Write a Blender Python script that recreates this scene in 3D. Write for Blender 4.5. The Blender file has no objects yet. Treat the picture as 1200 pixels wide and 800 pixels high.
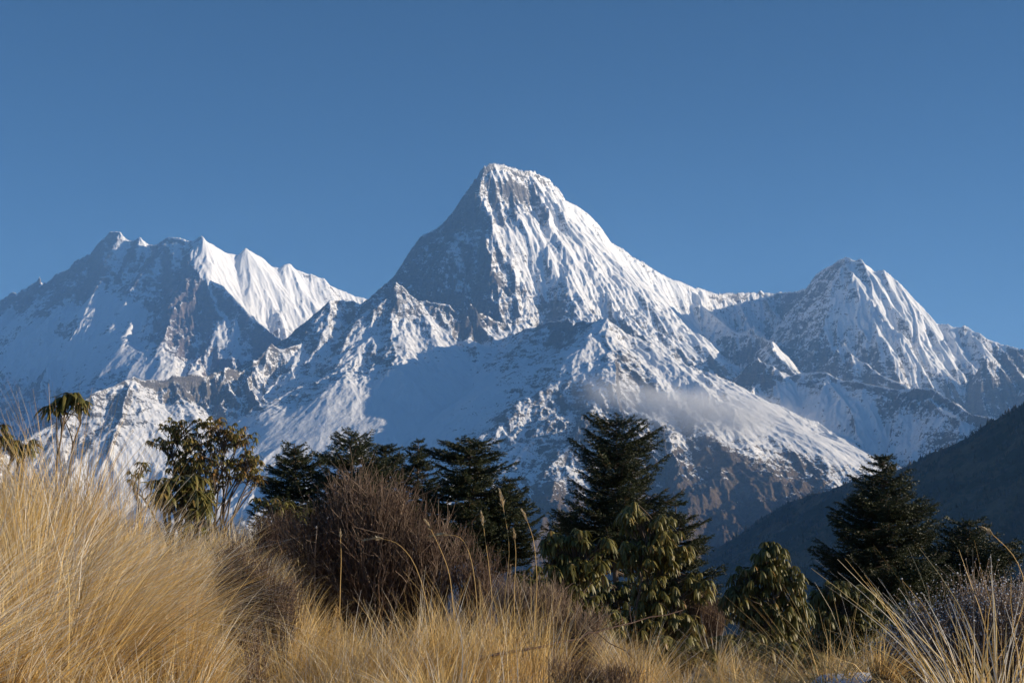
import bpy, math, random, os
import numpy as np
from mathutils import Vector

# ------------------------------------------------------------------ camera, sky, sun, exposure
F_PX = 1600.0                      # focal length in pixels of a 1200 px wide frame
PITCH = math.atan(180.0 / F_PX)
SUN_EL, SUN_AZ = 12.5, 91.0        # azimuth clockwise from the view direction (+Y)

C = bpy.context.scene.collection
scene = bpy.context.scene
cam_d = bpy.data.cameras.new('camera')
cam_d.sensor_width = 36.0
cam_d.lens = 36.0 * F_PX / 1200.0
cam_d.clip_start = 0.05
cam_d.clip_end = 200000.0
cam = bpy.data.objects.new('camera', cam_d)
C.objects.link(cam)
cam.rotation_euler = (math.pi / 2 + PITCH, 0, 0)
scene.camera = cam

world = bpy.data.worlds.new('World')
scene.world = world
world.use_nodes = True
wn = world.node_tree
bg = wn.nodes['Background']
sky = wn.nodes.new('ShaderNodeTexSky')
sky.sky_type = 'NISHITA'
sky.sun_disc = False
sky.sun_elevation = math.radians(SUN_EL)
sky.sun_rotation = math.radians(SUN_AZ)
sky.altitude = 3200.0
sky.air_density = 1.0
sky.dust_density = 0.1
sky.ozone_density = 3.2
hsv = wn.nodes.new('ShaderNodeHueSaturation')
hsv.inputs['Saturation'].default_value = 1.18
wn.links.new(sky.outputs[0], hsv.inputs['Color'])
wn.links.new(hsv.outputs[0], bg.inputs[0])
bg.inputs[1].default_value = 0.041

sun_d = bpy.data.lights.new('sun', 'SUN')
sun_d.energy = 5.0
sun_d.angle = math.radians(0.5)
sun_d.color = (1.0, 0.85, 0.65)
sun = bpy.data.objects.new('sun', sun_d)
C.objects.link(sun)
_e, _a = math.radians(SUN_EL), math.radians(SUN_AZ)
SUN_DIR = Vector((math.sin(_a) * math.cos(_e), math.cos(_a) * math.cos(_e), math.sin(_e)))
sun.rotation_euler = (-SUN_DIR).to_track_quat('-Z', 'Y').to_euler()

scene.view_settings.view_transform = 'Standard'
scene.view_settings.look = 'None'
scene.view_settings.gamma = 1.0
scene.view_settings.exposure = 0.95
scene.view_settings.use_curve_mapping = False
scene.cycles.use_denoising = True
scene.cycles.max_bounces = 6
scene.cycles.diffuse_bounces = 3
scene.cycles.volume_bounces = 4
scene.cycles.transparent_max_bounces = 8
scene.cycles.use_adaptive_sampling = True
scene.cycles.adaptive_threshold = 0.02

# ------------------------------------------------------------------ helpers
CP, SP = math.cos(PITCH), math.sin(PITCH)
def world_pt(px, py, dist):
    """a point seen in direction (px, py) of the 1200x800 frame at forward distance dist"""
    u, v = (px - 600.0) / F_PX, (400.0 - py) / F_PX
    dy, dz = CP - v * SP, SP + v * CP
    k = dist / dy
    return (u * k, dist, dz * k)

def tag(o, label=None, cat=None, group=None, kind=None):
    if label: o['label'] = label
    if cat: o['category'] = cat
    if group: o['group'] = group
    if kind: o['kind'] = kind
    return o

def empty(name, loc=(0, 0, 0), rz=0.0):
    o = bpy.data.objects.new(name, None)
    o.location = loc
    o.rotation_euler = (0, 0, rz)
    C.objects.link(o)
    return o

def mesh_obj(name, verts, faces, mat=None, parent=None, attrs=None, smooth=False, nper=4):
    """verts (n,3) array, faces (m,nper) int array or list of such arrays"""
    verts = np.asarray(verts, dtype=np.float32)
    if not isinstance(faces, (list, tuple)): faces = [faces]
    faces = [np.asarray(f, dtype=np.int32) for f in faces if len(f)]
    me = bpy.data.meshes.new(name)
    me.vertices.add(len(verts))
    me.vertices.foreach_set('co', verts.ravel())
    tot = np.concatenate([np.full(len(f), f.shape[1], dtype=np.int32) for f in faces])
    idx = np.concatenate([f.ravel() for f in faces])
    me.loops.add(len(idx))
    me.loops.foreach_set('vertex_index', idx)
    me.polygons.add(len(tot))
    start = np.concatenate([[0], np.cumsum(tot)[:-1]]).astype(np.int32)
    me.polygons.foreach_set('loop_start', start)
    if smooth: me.polygons.foreach_set('use_smooth', np.ones(len(tot), dtype=bool))
    me.update(calc_edges=True)
    for k, v in (attrs or {}).items():
        v = np.asarray(v, dtype=np.float32)
        if v.ndim == 1:
            me.attributes.new(k, 'FLOAT', 'POINT').data.foreach_set('value', v)
        else:
            me.attributes.new(k, 'FLOAT_VECTOR', 'POINT').data.foreach_set('vector', v.ravel())
    if mat: me.materials.append(mat)
    o = bpy.data.objects.new(name, me)
    C.objects.link(o)
    if parent: o.parent = parent
    return o

class NT:
    """small node-tree writer"""
    def __init__(self, name):
        self.m = bpy.data.materials.new(name)
        self.m.use_nodes = True
        self.t = self.m.node_tree
        self.p = self.t.nodes['Principled BSDF']
        self.out = self.t.nodes['Material Output']
    def n(self, typ, **kw):
        nd = self.t.nodes.new(typ)
        for k, v in kw.items():
            if k.startswith('i_'):
                key = k[2:]
                key = int(key) if key.isdigit() else key.replace('_', ' ')
                self.set(nd.inputs[key], v)
            else: setattr(nd, k, v)
        return nd
    def set(self, inp, v):
        if isinstance(v, bpy.types.NodeSocket): self.t.links.new(v, inp)
        else: inp.default_value = v
    def math(self, op, a, b=0.0, c=None, clamp=False):
        nd = self.n('ShaderNodeMath', operation=op, use_clamp=clamp)
        self.set(nd.inputs[0], a); self.set(nd.inputs[1], b)
        if c is not None: self.set(nd.inputs[2], c)
        return nd.outputs[0]
    def smooth(self, x, lo, hi, a=0.0, b=1.0):
        nd = self.n('ShaderNodeMapRange', interpolation_type='SMOOTHSTEP')
        self.set(nd.inputs[0], x)
        for i, v in enumerate((lo, hi, a, b)): self.set(nd.inputs[1 + i], v)
        return nd.outputs[0]
    def mix(self, f, a, b):
        nd = self.n('ShaderNodeMix', data_type='RGBA')
        self.set(nd.inputs[0], f)
        self.set(nd.inputs[6], a if not isinstance(a, tuple) else (*a, 1)[:4])
        self.set(nd.inputs[7], b if not isinstance(b, tuple) else (*b, 1)[:4])
        return nd.outputs[2]
    def noise(self, vec, scale, detail=4.0, rough=0.6, dist=0.0):
        nd = self.n('ShaderNodeTexNoise')
        self.set(nd.inputs['Vector'], vec)
        nd.inputs['Scale'].default_value = scale
        nd.inputs['Detail'].default_value = detail
        nd.inputs['Roughness'].default_value = rough
        nd.inputs['Distortion'].default_value = dist
        return nd.outputs[0]
    def attr(self, name):
        return self.n('ShaderNodeAttribute', attribute_name=name)

# ------------------------------------------------------------------ numpy noise
def _hash(ix, iy, seed):
    h = (ix.astype(np.int64) * 374761393 + iy.astype(np.int64) * 668265263 + seed * 974634777) & 0xFFFFFFFF
    h = ((h ^ (h >> 13)) * 1274126177) & 0xFFFFFFFF
    h = h ^ (h >> 16)
    h = (h * 2246822519) & 0xFFFFFFFF
    return (h ^ (h >> 15)) & 0xFFFFFFFF

def perlin(x, y, seed=0):
    x0, y0 = np.floor(x), np.floor(y)
    fx, fy = x - x0, y - y0
    sx, sy = fx * fx * fx * (fx * (fx * 6 - 15) + 10), fy * fy * fy * (fy * (fy * 6 - 15) + 10)
    def g(dx, dy):
        a = _hash(x0 + dx, y0 + dy, seed) * (2 * math.pi / 4294967296.0)
        return np.cos(a) * (fx - dx) + np.sin(a) * (fy - dy)
    a = g(0, 0) * (1 - sx) + g(1, 0) * sx
    b = g(0, 1) * (1 - sx) + g(1, 1) * sx
    return (a * (1 - sy) + b * sy) * 1.5

def fbm(x, y, oct=5, seed=0, gain=0.5):
    s, a = 0, 1.0
    for k in range(oct):
        s = s + a * perlin(x, y, seed + k)
        x, y, a = x * 2.03 + 17.1, y * 2.03 - 9.7, a * gain
    return s

def ridged(x, y, oct=5, seed=0, gain=0.5):
    s, a, w = 0, 1.0, 1.0
    for k in range(oct):
        n = (1 - np.abs(perlin(x, y, seed + k))) ** 2 * w
        s = s + a * n
        w = np.clip(n * 1.6, 0, 1)
        x, y, a = x * 2.07 + 5.1, y * 2.07 + 3.7, a * gain
    return s

def gullies(x, y, gx, gy, cell, seed):
    """stripe noise whose furrows run down the slope (gx, gy); returns value and slope"""
    px, py = x / cell, y / cell
    gl = np.sqrt(gx * gx + gy * gy) + 1e-6
    sx, sy = -gy / gl, gx / gl
    ix, iy = np.floor(px), np.floor(py)
    fx, fy = px - ix, py - iy
    ch, sh, wt = 0, 0, 0
    for i in (-1, 0, 1):
        for j in (-1, 0, 1):
            h = _hash(ix + i, iy + j, seed)
            ox = i + 0.5 + ((h & 0xFFFF) / 65535.0 - 0.5) * 0.9 - fx
            oy = j + 0.5 + ((h >> 16) / 65535.0 - 0.5) * 0.9 - fy
            w = np.exp(-(ox * ox + oy * oy) * 2.2)
            ph = 2 * math.pi * (ox * sx + oy * sy) * 1.0
            ch = ch + w * np.cos(ph); sh = sh + w * np.sin(ph); wt = wt + w
    m = np.sqrt(ch * ch + sh * sh) + 1e-6
    k = np.minimum(1.0, m / (wt * 0.35))
    c, s = ch / m * k, sh / m * k
    q = np.sqrt((1 - c) * 0.5 + 0.006)                      # sharp crests, rounded furrows
    g = 0.5 / q * 2 * math.pi
    return 1 - 2 * q, s * sx * g * 0.7, s * sy * g * 0.7    # d(cos)/dp = +sin*2pi*side (o = pivot - p)

# ------------------------------------------------------------------ terrain from ridge lines
def ridge_height(X, Y, ridges, lift=0.0):
    """highest of the roofs hung from 3-D ridge lines"""
    H = np.full(X.shape, -1e9)
    D = np.full(X.shape, 1e9)
    for pts, (s0, s1, L) in ridges:
        P = np.array([world_pt(a, b, d * 1000.0) for a, b, d in pts])
        for i in range(len(P) - 1):
            a, b = P[i], P[i + 1]
            vx, vy = b[0] - a[0], b[1] - a[1]
            t = np.clip(((X - a[0]) * vx + (Y - a[1]) * vy) / (vx * vx + vy * vy + 1e-9), 0, 1)
            d = np.hypot(X - a[0] - t * vx, Y - a[1] - t * vy)
            h = lift + a[2] + t * (b[2] - a[2]) - (s1 * d + (s0 - s1) * L * (1 - np.exp(-d / L)))
            m = h > H
            H = np.where(m, h, H)
            D = np.minimum(D, d + np.maximum(0, H - h) * 0.5)
    return H, D

def blur(h, n):
    for _ in range(n):
        p = np.pad(h, 1, mode='edge')
        h = (p[1:-1, 1:-1] * 4 + p[:-2, 1:-1] * 2 + p[2:, 1:-1] * 2 + p[1:-1, :-2] * 2 + p[1:-1, 2:] * 2
             + p[:-2, :-2] + p[2:, :-2] + p[:-2, 2:] + p[2:, 2:]) / 16
    return h

def upsample(h, ny, na):
    def up(m, n):                                     # along axis 0
        t = np.arange(n) / 2.0
        i = np.minimum(t.astype(int), m.shape[0] - 1); j = np.minimum(i + 1, m.shape[0] - 1)
        f = (t - i)[:, None]
        return m[i] * (1 - f) + m[j] * f
    return up(up(h, ny).T, na).T

def pixel_of(X, Y, H):
    yy = Y * CP + H * SP
    return 600 + F_PX * X / yy, 400 - F_PX * (H * CP - Y * SP) / yy

def blobs(PX, PY, spots):
    s = np.zeros(PX.shape)
    for cx, cy, rx, ry, ang, v in spots:
        c, q = math.cos(math.radians(ang)), math.sin(math.radians(ang))
        dx, dy = PX - cx, PY - cy
        u, w = (dx * c + dy * q) / rx, (-dx * q + dy * c) / ry
        s = s + v * np.exp(-(u * u + w * w) ** 1.5 * .7)
    return s

def terrain(name, a0, a1, na, y0, y1, ny, ridges, floor, cells, strength, seed, mat, warp=0.0, rough=0.0, extra=None, calm=(), bare=(), low_rock=0.0, lift=0.0, fade=250.0, smoothing=1):
    a = np.linspace(a0, a1, na)[None, :].astype(np.float32)
    y = np.linspace(y0, y1, ny)[:, None].astype(np.float32)
    X, Y = a * y, np.broadcast_to(y, (ny, na)).copy()
    # the broad form is laid out on every second grid point, then refined
    Xc, Yc = X[::2, ::2], Y[::2, ::2]
    wx = warp * (fbm(Xc / 900, Yc / 900, 3, seed + 50)); wy = warp * (fbm(Xc / 900, Yc / 900, 3, seed + 60))
    Hc, Dc = ridge_height(Xc + wx, Yc + wy, ridges, lift)
    Hc = np.maximum(Hc, floor + 60 * fbm(Xc / 700, Yc / 700, 3, seed + 70))
    H, D = upsample(Hc, ny, na), upsample(Dc, ny, na)
    H = blur(H, smoothing)
    if extra is not None: H = extra(X, Y, H)
    da, dyy = (a1 - a0) / (na - 1), (y1 - y0) / (ny - 1)
    def grads(h):
        hy, ha = np.gradient(h, dyy, da)
        hx = ha / y
        return hx, hy - (a / y) * ha
    gx, gy = grads(blur(H, 6))
    PX, PY = pixel_of(X, Y, H)
    strength = strength * np.clip(1 + blobs(PX, PY, calm), .1, 3)
    strength = strength * np.clip(.8 + .9 * fbm(X / 1300, Y / 1300, 2, seed + 80), .5, 1.4)
    ramp = np.clip(D / fade, 0.3, 1.0)
    cav = 0
    Hb = H
    for k, (cell, amp) in enumerate(cells):
        v, dx, dy2 = gullies(X, Y, gx, gy, cell, seed + k)
        sl = np.clip(np.hypot(gx, gy) * 1.4, 0, 1.3)
        am = amp * strength * sl * np.clip(ramp * (cells[0][0] / cell) ** 0.5, 0, 1)
        H = H + am * (v - 0.6)
        cav = cav + am / cell * v
        gx = gx + am * dx / cell * 0.8; gy = gy + am * dy2 / cell * 0.8
    if rough:
        H = H + rough * np.clip(strength + blobs(PX, PY, bare) * 2.5, .1, 2.2) * (0.75 * (ridged(X / 300, Y / 300, 4, seed + 90) - 1.1) + 0.5 * (ridged(X / 110 + 7, Y / 110, 4, seed + 95) - 1.1)) * np.clip(ramp, .8, 1)
    H = Hb + np.minimum(H - Hb, 8 + .30 * D)          # carving only bites into the crests
    gx, gy = grads(H)
    nz = 1 / np.sqrt(1 + gx * gx + gy * gy)
    bgx, bgy = grads(blur(H, 8))
    nzb = 1 / np.sqrt(1 + bgx * bgx + bgy * bgy)
    asp = -bgx * nzb
    bias = blobs(PX, PY, bare) + low_rock * np.clip((2300 - H) / 700, 0, 1)
    V = np.stack([X, Y, H], -1).reshape(-1, 3)
    i = np.arange((ny - 1) * na).reshape(ny - 1, na)[:, :-1].ravel()
    Fc = np.stack([i, i + 1, i + na + 1, i + na], -1)
    o = mesh_obj(name, V, Fc, mat, attrs={'nz': nz.ravel(), 'nzb': nzb.ravel(), 'asp': asp.ravel(), 'bias': bias.ravel(), 'cav': np.clip(cav, -3, 3).ravel() if not np.isscalar(cav) else np.zeros(na*ny)}, smooth=True)
    return o, (X, Y, H)
# ------------------------------------------------------------------ rock and snow
def mountain_material(name, rock_a, rock_b, thr, alt_lo, alt_hi, brown, sharp=0.05, grain=1.0, speck=0.22, brown_top=350):
    N = NT(name)
    geo = N.n('ShaderNodeNewGeometry')
    pos = geo.outputs['Position']
    sep = N.n('ShaderNodeSeparateXYZ'); N.set(sep.inputs[0], pos)
    nz = N.attr('nz').outputs['Fac']; nzb = N.attr('nzb').outputs['Fac']; cav = N.attr('cav').outputs['Fac']
    big = N.noise(pos, 0.0016, 3, .55)
    mid = N.noise(pos, 0.014 * grain, 8, .72)
    fine = N.noise(pos, 0.06 * grain, 5, .7)
    # strata-like horizontal banding in the rock
    mp = N.n('ShaderNodeMapping'); N.set(mp.inputs[0], pos); mp.inputs['Scale'].default_value = (1, 1, 4)
    mp.inputs['Rotation'].default_value = (0.25, 0.12, 0)
    strata = N.noise(mp.outputs[0], 0.007, 8, .75)
    asp = N.attr('asp').outputs['Fac']; bias = N.attr('bias').outputs['Fac']
    s = N.math('MULTIPLY_ADD', nz, 0.6, N.math('MULTIPLY', nzb, 0.4))
    s = N.math('ADD', s, N.math('MULTIPLY', N.smooth(asp, -.45, .35), .22))
    s = N.math('SUBTRACT', s, bias)
    s = N.math('ADD', s, N.math('MULTIPLY', N.math('SUBTRACT', mid, 0.5), speck * 3.6))
    s = N.math('ADD', s, N.math('MULTIPLY', N.math('SUBTRACT', fine, 0.5), speck * 3.4))
    s = N.math('ADD', s, N.math('MULTIPLY', N.math('SUBTRACT', big, 0.5), 0.45))
    s = N.math('ADD', s, N.math('MULTIPLY', N.math('SUBTRACT', strata, 0.5), speck * 3.2))
    low = N.smooth(sep.outputs[2], alt_lo, alt_hi)
    s = N.math('SUBTRACT', s, N.math('MULTIPLY', N.math('SUBTRACT', 1.0, low), 0.75))
    mask = N.smooth(s, thr - sharp, thr + sharp)
    rock = N.mix(N.smooth(strata, .35, .65), rock_a, rock_b)
    rock = N.mix(N.math('MULTIPLY', N.smooth(fine, .40, .62), .7), rock, tuple(c * .35 for c in rock_a))
    veg = N.mix(N.smooth(mid, .4, .6), brown, tuple(c * .5 for c in brown))
    rock = N.mix(N.math('MULTIPLY', N.smooth(N.math('ADD', sep.outputs[2], N.math('MULTIPLY', N.math('SUBTRACT', big, .5), 1500)), brown_top + 350, brown_top - 350), .9), rock, veg)
    snow = N.mix(fine, (.80, .80, .80), (.88, .88, .88))
    N.set(N.p.inputs['Base Color'], N.mix(mask, rock, snow))
    N.set(N.p.inputs['Roughness'], .85)
    N.p.inputs['Specular IOR Level'].default_value = .15
    # relief: rock is broken, snow is softer
    b1 = N.n('ShaderNodeBump'); b1.inputs['Distance'].default_value = 26.0
    N.set(b1.inputs['Strength'], N.smooth(mask, 0, 1, 1.0, .35))
    N.set(b1.inputs['Height'], N.math('ADD', mid, N.math('MULTIPLY', fine, .45)))
    N.t.links.new(b1.outputs[0], N.p.inputs['Normal'])
    return N.m

M_MAIN = mountain_material('main_massif_rock_and_snow', (.15, .135, .12), (.24, .21, .175), .70, -700, 50, (.15, .105, .06), speck=.27)
M_FAR = mountain_material('far_massif_rock_and_snow', (.13, .11, .105), (.24, .18, .15), .72, -900, -500, (.15, .1, .06), speck=.16, grain=.7, brown_top=-900)

# ridges as (px, py, km); slopes (steep near the crest, gentle below, metres over which it eases)
S_MAIN = (1.30, .80, 700)
S_RIB = (1.25, .95, 300)
main_ridges = [
 ([(395,392,18.2),(425,350,17.6),(440,337,17.5),(455,326,17.3),(468,315,17.2),(480,300,17.0),(488,286,16.9),(497,276,16.85),(512,268,16.75),(524,259,16.65),(532,250,16.6),(540,233,16.5),(545,225,16.45),(552,212,16.35),(560,205,16.3),(568,194,16.2),(574,189,16.2),(585,190,16.22),(594,193,16.25),(606,197,16.3),(620,199,16.35),(626,199,16.4),(636,204,16.45),(645,206,16.5),(652,213,16.52),(658,222,16.55),(664,232,16.6),(676,240,16.65),(690,252,16.7),(700,262,16.75),(708,273,16.8),(716,282,16.85),(730,290,16.9),(745,300,16.95),(765,313,17.05),(780,321,17.1),(790,327,17.1),(800,329,17.15),(812,337,17.2),(826,338,17.25),(835,341,17.3),(850,341,17.5),(862,342,17.6),(875,341,17.7),(884,342,17.75),(893,339,17.8),(905,342,17.8),(920,342,17.8),(928,341,17.6),(938,339,17.3),(944,337,17.1),(950,328,16.95),(956,321,16.8),(965,315,16.65),(974,310,16.5),(982,303,16.4),(990,300,16.3),(996,300,16.3),(1004,303,16.25),(1010,302,16.2),(1018,309,16.18),(1028,316,16.15),(1036,316,16.1),(1046,321,16.1),(1053,326,16.05),(1060,336,16.0),(1070,347,15.95),(1078,357,15.9),(1086,365,15.85),(1095,375,15.8),(1104,379,15.75),(1112,379,15.7),(1122,383,15.65),(1128,381,15.6),(1133,382,15.6),(1145,388,15.5),(1158,395,15.45),(1170,400,15.4),(1185,403,15.3),(1200,406,15.2),(1260,420,15),(1340,440,14.8)], (1.55,.98,650)),
 # central arete
 ([(570,192,16.2),(564,212,16.0),(563,228,15.9),(568,245,15.78),(573,262,15.65),(575,285,15.45),(577,298,15.35),(575,312,15.25),(562,318,15.1)], (2.6,1.75,300)),
 ([(577,298,15.35),(590,316,15.1),(600,320,14.95),(606,335,14.85),(608,352,14.7),(612,372,14.5),(622,385,14.35)], (1.7,1.5,300)),
 # left face ribs
 ([(532,250,16.6),(522,285,16.2),(512,315,15.9),(505,345,15.6)], (1.6,1.3,300)),
 ([(497,276,16.85),(485,310,16.5),(470,335,16.2)], (1.6,1.3,300)),
 # right face ribs
 ([(626,199,16.4),(636,225,16.15),(648,250,15.95),(664,275,15.75),(684,300,15.5),(700,325,15.3),(716,350,15.05),(735,378,14.8)], (.95,.9,300)),
 ([(664,232,16.6),(690,262,16.4),(706,282,16.2),(722,300,16.1),(728,325,15.9),(740,355,15.6),(752,375,15.4)], (1.3,1.0,300)),
 ([(765,313,17.05),(772,340,16.7),(785,365,16.4),(800,385,16.1)], (1.1,1.0,300)),
 ([(812,337,17.2),(822,355,16.9),(842,372,16.5),(860,385,16.2)], (1.0,1.0,300)),
 ([(720,345,15.2),(700,352,14.9),(690,365,14.7)], (1.2,1.0,300)),
 # Saddle wall
 ([(862,342,17.6),(875,365,17.2),(890,385,16.9)], (1.3,1.1,200)),
 ([(893,339,17.8),(908,362,17.4),(925,388,16.95),(948,412,16.6)], (1.3,1.1,200)),
 # right summit ribs
 ([(990,300,16.3),(1000,315,16.1),(1010,332,15.9),(1018,342,15.8),(1030,358,15.55),(1045,378,15.3),(1058,388,15.15),(1064,405,15.0)], (1.5,1.05,250)),
 ([(965,315,16.65),(968,345,16.2),(975,375,15.8),(985,395,15.5)], (1.3,1.1,200)),
 ([(1026,356,15.6),(1027,380,15.3),(1038,402,15.05)], (1.4,1.1,200)),
 ([(1053,326,16.05),(1066,350,15.8),(1074,375,15.5),(1078,398,15.2),(1090,420,15.0)], (1.3,1.1,250)),
 ([(1078,357,15.9),(1098,385,15.5),(1110,410,15.2),(1125,430,15.0)], (1.3,1.1,250)),
 ([(1104,379,15.75),(1122,400,15.4),(1140,425,15.0)], (1.3,1.1,250)),
 ([(1133,382,15.6),(1150,405,15.2),(1165,430,14.9)], (1.3,1.1,250)),
 ([(1170,400,15.4),(1185,425,15.0),(1210,455,14.6)], (1.2,1.1,250)),
 # lower rock band on the right
 ([(840,392,15.3),(862,388,15.2),(885,379,15.1),(895,390,14.9),(905,408,14.6),(925,425,14.3),(940,440,14.0)], (1.1,.9,300)),
 ([(950,440,14.6),(965,425,14.6),(978,408,14.6),(987,400,14.6),(997,412,14.5),(1015,424,14.3),(1040,440,14.1),(1065,452,13.9)], (1.2,1.0,250)),
 ([(1150,445,14.6),(1156,418,14.6),(1170,422,14.6)], (1.6,1.3,200)),
 # right front ridge
 ([(868,430,13.9),(885,418,13.8),(905,425,13.7),(930,438,13.6),(955,436,13.5),(970,436,13.4),(990,446,13.2),(1015,448,13.0),(1040,453,12.9),(1060,456,12.8),(1078,455,12.7),(1092,454,12.6),(1108,463,12.4),(1125,475,12.2),(1140,484,12.0),(1155,487,11.8),(1170,492,11.6),(1210,500,11.2)], (.85,.62,600)),
 ([(965,440,13.4),(985,462,13.0),(998,480,12.7),(1005,500,12.4)], (.9,.8,300)),
 ([(1085,458,12.6),(1100,480,12.2),(1125,490,11.9)], (.9,.8,300)),
 # front massif, left crest up to the rock knob
 ([(-60,560,10.0),(0,530,10.6),(40,505,10.9),(70,486,11.1),(105,462,11.5),(130,452,11.7),(146,445,11.8),(160,441,11.9),(172,446,12.0),(190,444,12.1),(205,438,12.2),(235,437,12.4),(262,430,12.6),(280,432,12.8),(300,420,13.0)], (.80,.48,600)),
 ([(300,420,13.0),(318,402,13.2),(330,408,13.2),(352,402,13.4),(368,398,13.5),(372,385,13.7),(380,362,13.9),(388,351,14.0),(402,352,14.1),(418,352,14.1),(424,362,14.1),(432,352,14.15),(446,335,14.2),(456,336,14.2),(464,331,14.2),(474,335,14.2),(482,342,14.2),(489,352,14.2),(500,351,14.2),(515,354,14.15),(530,358,14.15),(548,368,14.1),(553,356,14.1),(562,364,14.1),(580,372,14.1),(592,377,14.15),(602,372,14.2),(615,373,14.3)], (1.0,.40,900)),
 ([(585,398,13.75),(600,392,13.65),(612,386,13.55),(625,384,13.45),(640,378,13.35),(655,377,13.25),(662,373,13.2),(672,379,13.05),(685,375,12.95),(697,378,12.85),(705,373,12.75),(712,374,12.7)], (.80,.55,500)),
 # spur coming towards us
 ([(712,373,12.7),(706,388,12.6),(700,402,12.55),(712,412,12.4),(728,422,12.25),(738,420,12.15),(750,432,12.0),(762,450,11.8),(775,468,11.6),(790,484,11.4),(808,498,11.2),(830,518,10.95),(845,535,10.7),(868,550,10.4),(892,565,10.1),(920,580,9.8),(940,600,9.5)], (.80,.58,500)),
 # broad shoulder falling to the right of the spur
 ([(712,373,12.7),(745,392,12.7),(790,420,12.7),(840,450,12.4),(880,480,12.0),(915,505,11.6),(945,530,11.2),(975,555,10.7)], (.55,.5,500)),
 # spurs of the left front slope
 ([(160,441,11.9),(150,470,11.5),(140,500,11.1),(130,530,10.7)], (.75,.6,400)),
 ([(300,420,13.0),(290,440,12.6),(300,462,12.2),(308,485,11.9),(315,510,11.5)], (.75,.6,400)),
 ([(446,345,14.1),(425,372,13.75),(405,395,13.4),(392,420,13.0)], (.75,.6,400)),
 # rock rib low in the bowl
 ([(680,450,12.0),(650,475,11.7),(615,492,11.4),(590,525,11.0),(570,560,10.6),(560,600,10.1)], (.7,.55,400)),
 ([(790,484,11.4),(760,510,11.0),(735,545,10.6),(720,590,10.0),(700,650,9.3)], (.75,.58,400)),
 ([(868,550,10.4),(840,575,10.1),(820,600,9.8),(800,640,9.2)], (.75,.58,400)),
]
# where the slopes are smooth (-) or torn (+): px, py, rx, ry, angle, amount
calm_main = [(690, 300, 90, 60, 45, -.35), (520, 375, 130, 20, 5, .25), (250, 440, 120, 18, -10, .25), (450, 480, 120, 60, -20, -.55), (620, 430, 60, 40, -20, -.3), (740, 300, 80, 60, 40, .2), (800, 430, 90, 30, 30, .15), (900, 380, 80, 50, 0, .3), (1010, 360, 60, 50, 0, .4), (900, 480, 60, 20, 35, -.1), (200, 500, 130, 45, 0, -.25), (340, 480, 80, 50, -20, -.4)]
# where rock shows (+) or snow lies deep (-)
bare_main = [(935, 548, 50, 20, 35, .22), (850, 525, 50, 16, 35, .16), (1010, 350, 50, 50, 0, -.08), (1090, 400, 60, 30, 20, -.08), (880, 565, 70, 26, 25, .3), (780, 580, 80, 30, 10, .4), (640, 590, 70, 25, 0, .3), (230, 560, 150, 40, 0, -.3), (420, 560, 90, 40, 0, -.3), (860, 500, 60, 20, 35, -.1), (250, 425, 120, 10, -12, .02), (400, 400, 40, 30, 0, .02), (608, 212, 22, 10, 10, .22), (598, 240, 16, 12, 40, .2), (585, 325, 28, 8, 10, .3), (655, 385, 60, 12, 0, .0),
             (450, 490, 120, 45, -25, -.38), (540, 350, 40, 14, 10, .1), (520, 370, 130, 14, 5, .0), (480, 345, 20, 12, 0, .08), (520, 385, 130, 16, 5, -.10),
             (670, 400, 60, 30, -15, -.06), (735, 400, 30, 20, 40, .12), (790, 430, 70, 8, 32, -.2), (700, 500, 40, 20, 0, .05), (660, 520, 60, 30, 0, .1),
             (720, 300, 160, 60, 40, -.19), (870, 370, 60, 30, 0, -.15), (1010, 450, 110, 10, 10, .08), (1050, 380, 110, 60, 20, -.26), (900, 410, 70, 40, 10, -.14), (1020, 490, 120, 40, 10, -.34), (1120, 420, 60, 30, 20, -.1), (330, 520, 110, 30, 0, -.1), (930, 440, 60, 10, 0, .06),
             (180, 450, 90, 12, -5, .05), (200, 490, 110, 40, 0, .04), (120, 480, 40, 30, 0, .08), (300, 425, 130, 16, -10, -.10), (510, 320, 50, 50, 0, .05)]
calm_far = [(150, 420, 60, 30, 20, -.7), (310, 325, 100, 45, 32, -.35), (240, 320, 30, 10, 10, -.3)]
bare_far = [(50, 400, 60, 30, 15, -.3), (120, 355, 50, 14, 0, -.2), (290, 320, 90, 30, 32, -.30), (215, 345, 20, 60, 5, .2), (130, 320, 70, 20, 10, .08)]
# the right-hand crest and its ribs run straight across rather than towards us
main_ridges = [([(a, b, d + (.7 * (a - 993) / 207.0 if a > 993 and b < 452 and d > 14.2 else 0)) for a, b, d in pts], sl) for pts, sl in main_ridges]
# the lit face swings away to the right
main_ridges = [([(a, b, d + (1.3 * np.interp(a, [572, 820, 925, 993], [0, 1, 1, 0]) if b < 402 and d > 14.5 else 0)) for a, b, d in pts], sl) for pts, sl in main_ridges]
HI = 1.0
main_o, main_g = terrain('mountain', -.52, .50, int(1700 * HI), 8200, 20200, int(1200 * HI), main_ridges, -1500,
    [(900, 60), (420, 30), (190, 18), (88, 11), (42, 5.6), (21, 2.2)], 1.0, 11, M_MAIN, warp=45, rough=26, fade=300, calm=calm_main, bare=bare_main, low_rock=.165, lift=16)
tag(main_o, 'snow covered mountain range with a tall pyramid summit', kind='structure')

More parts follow.
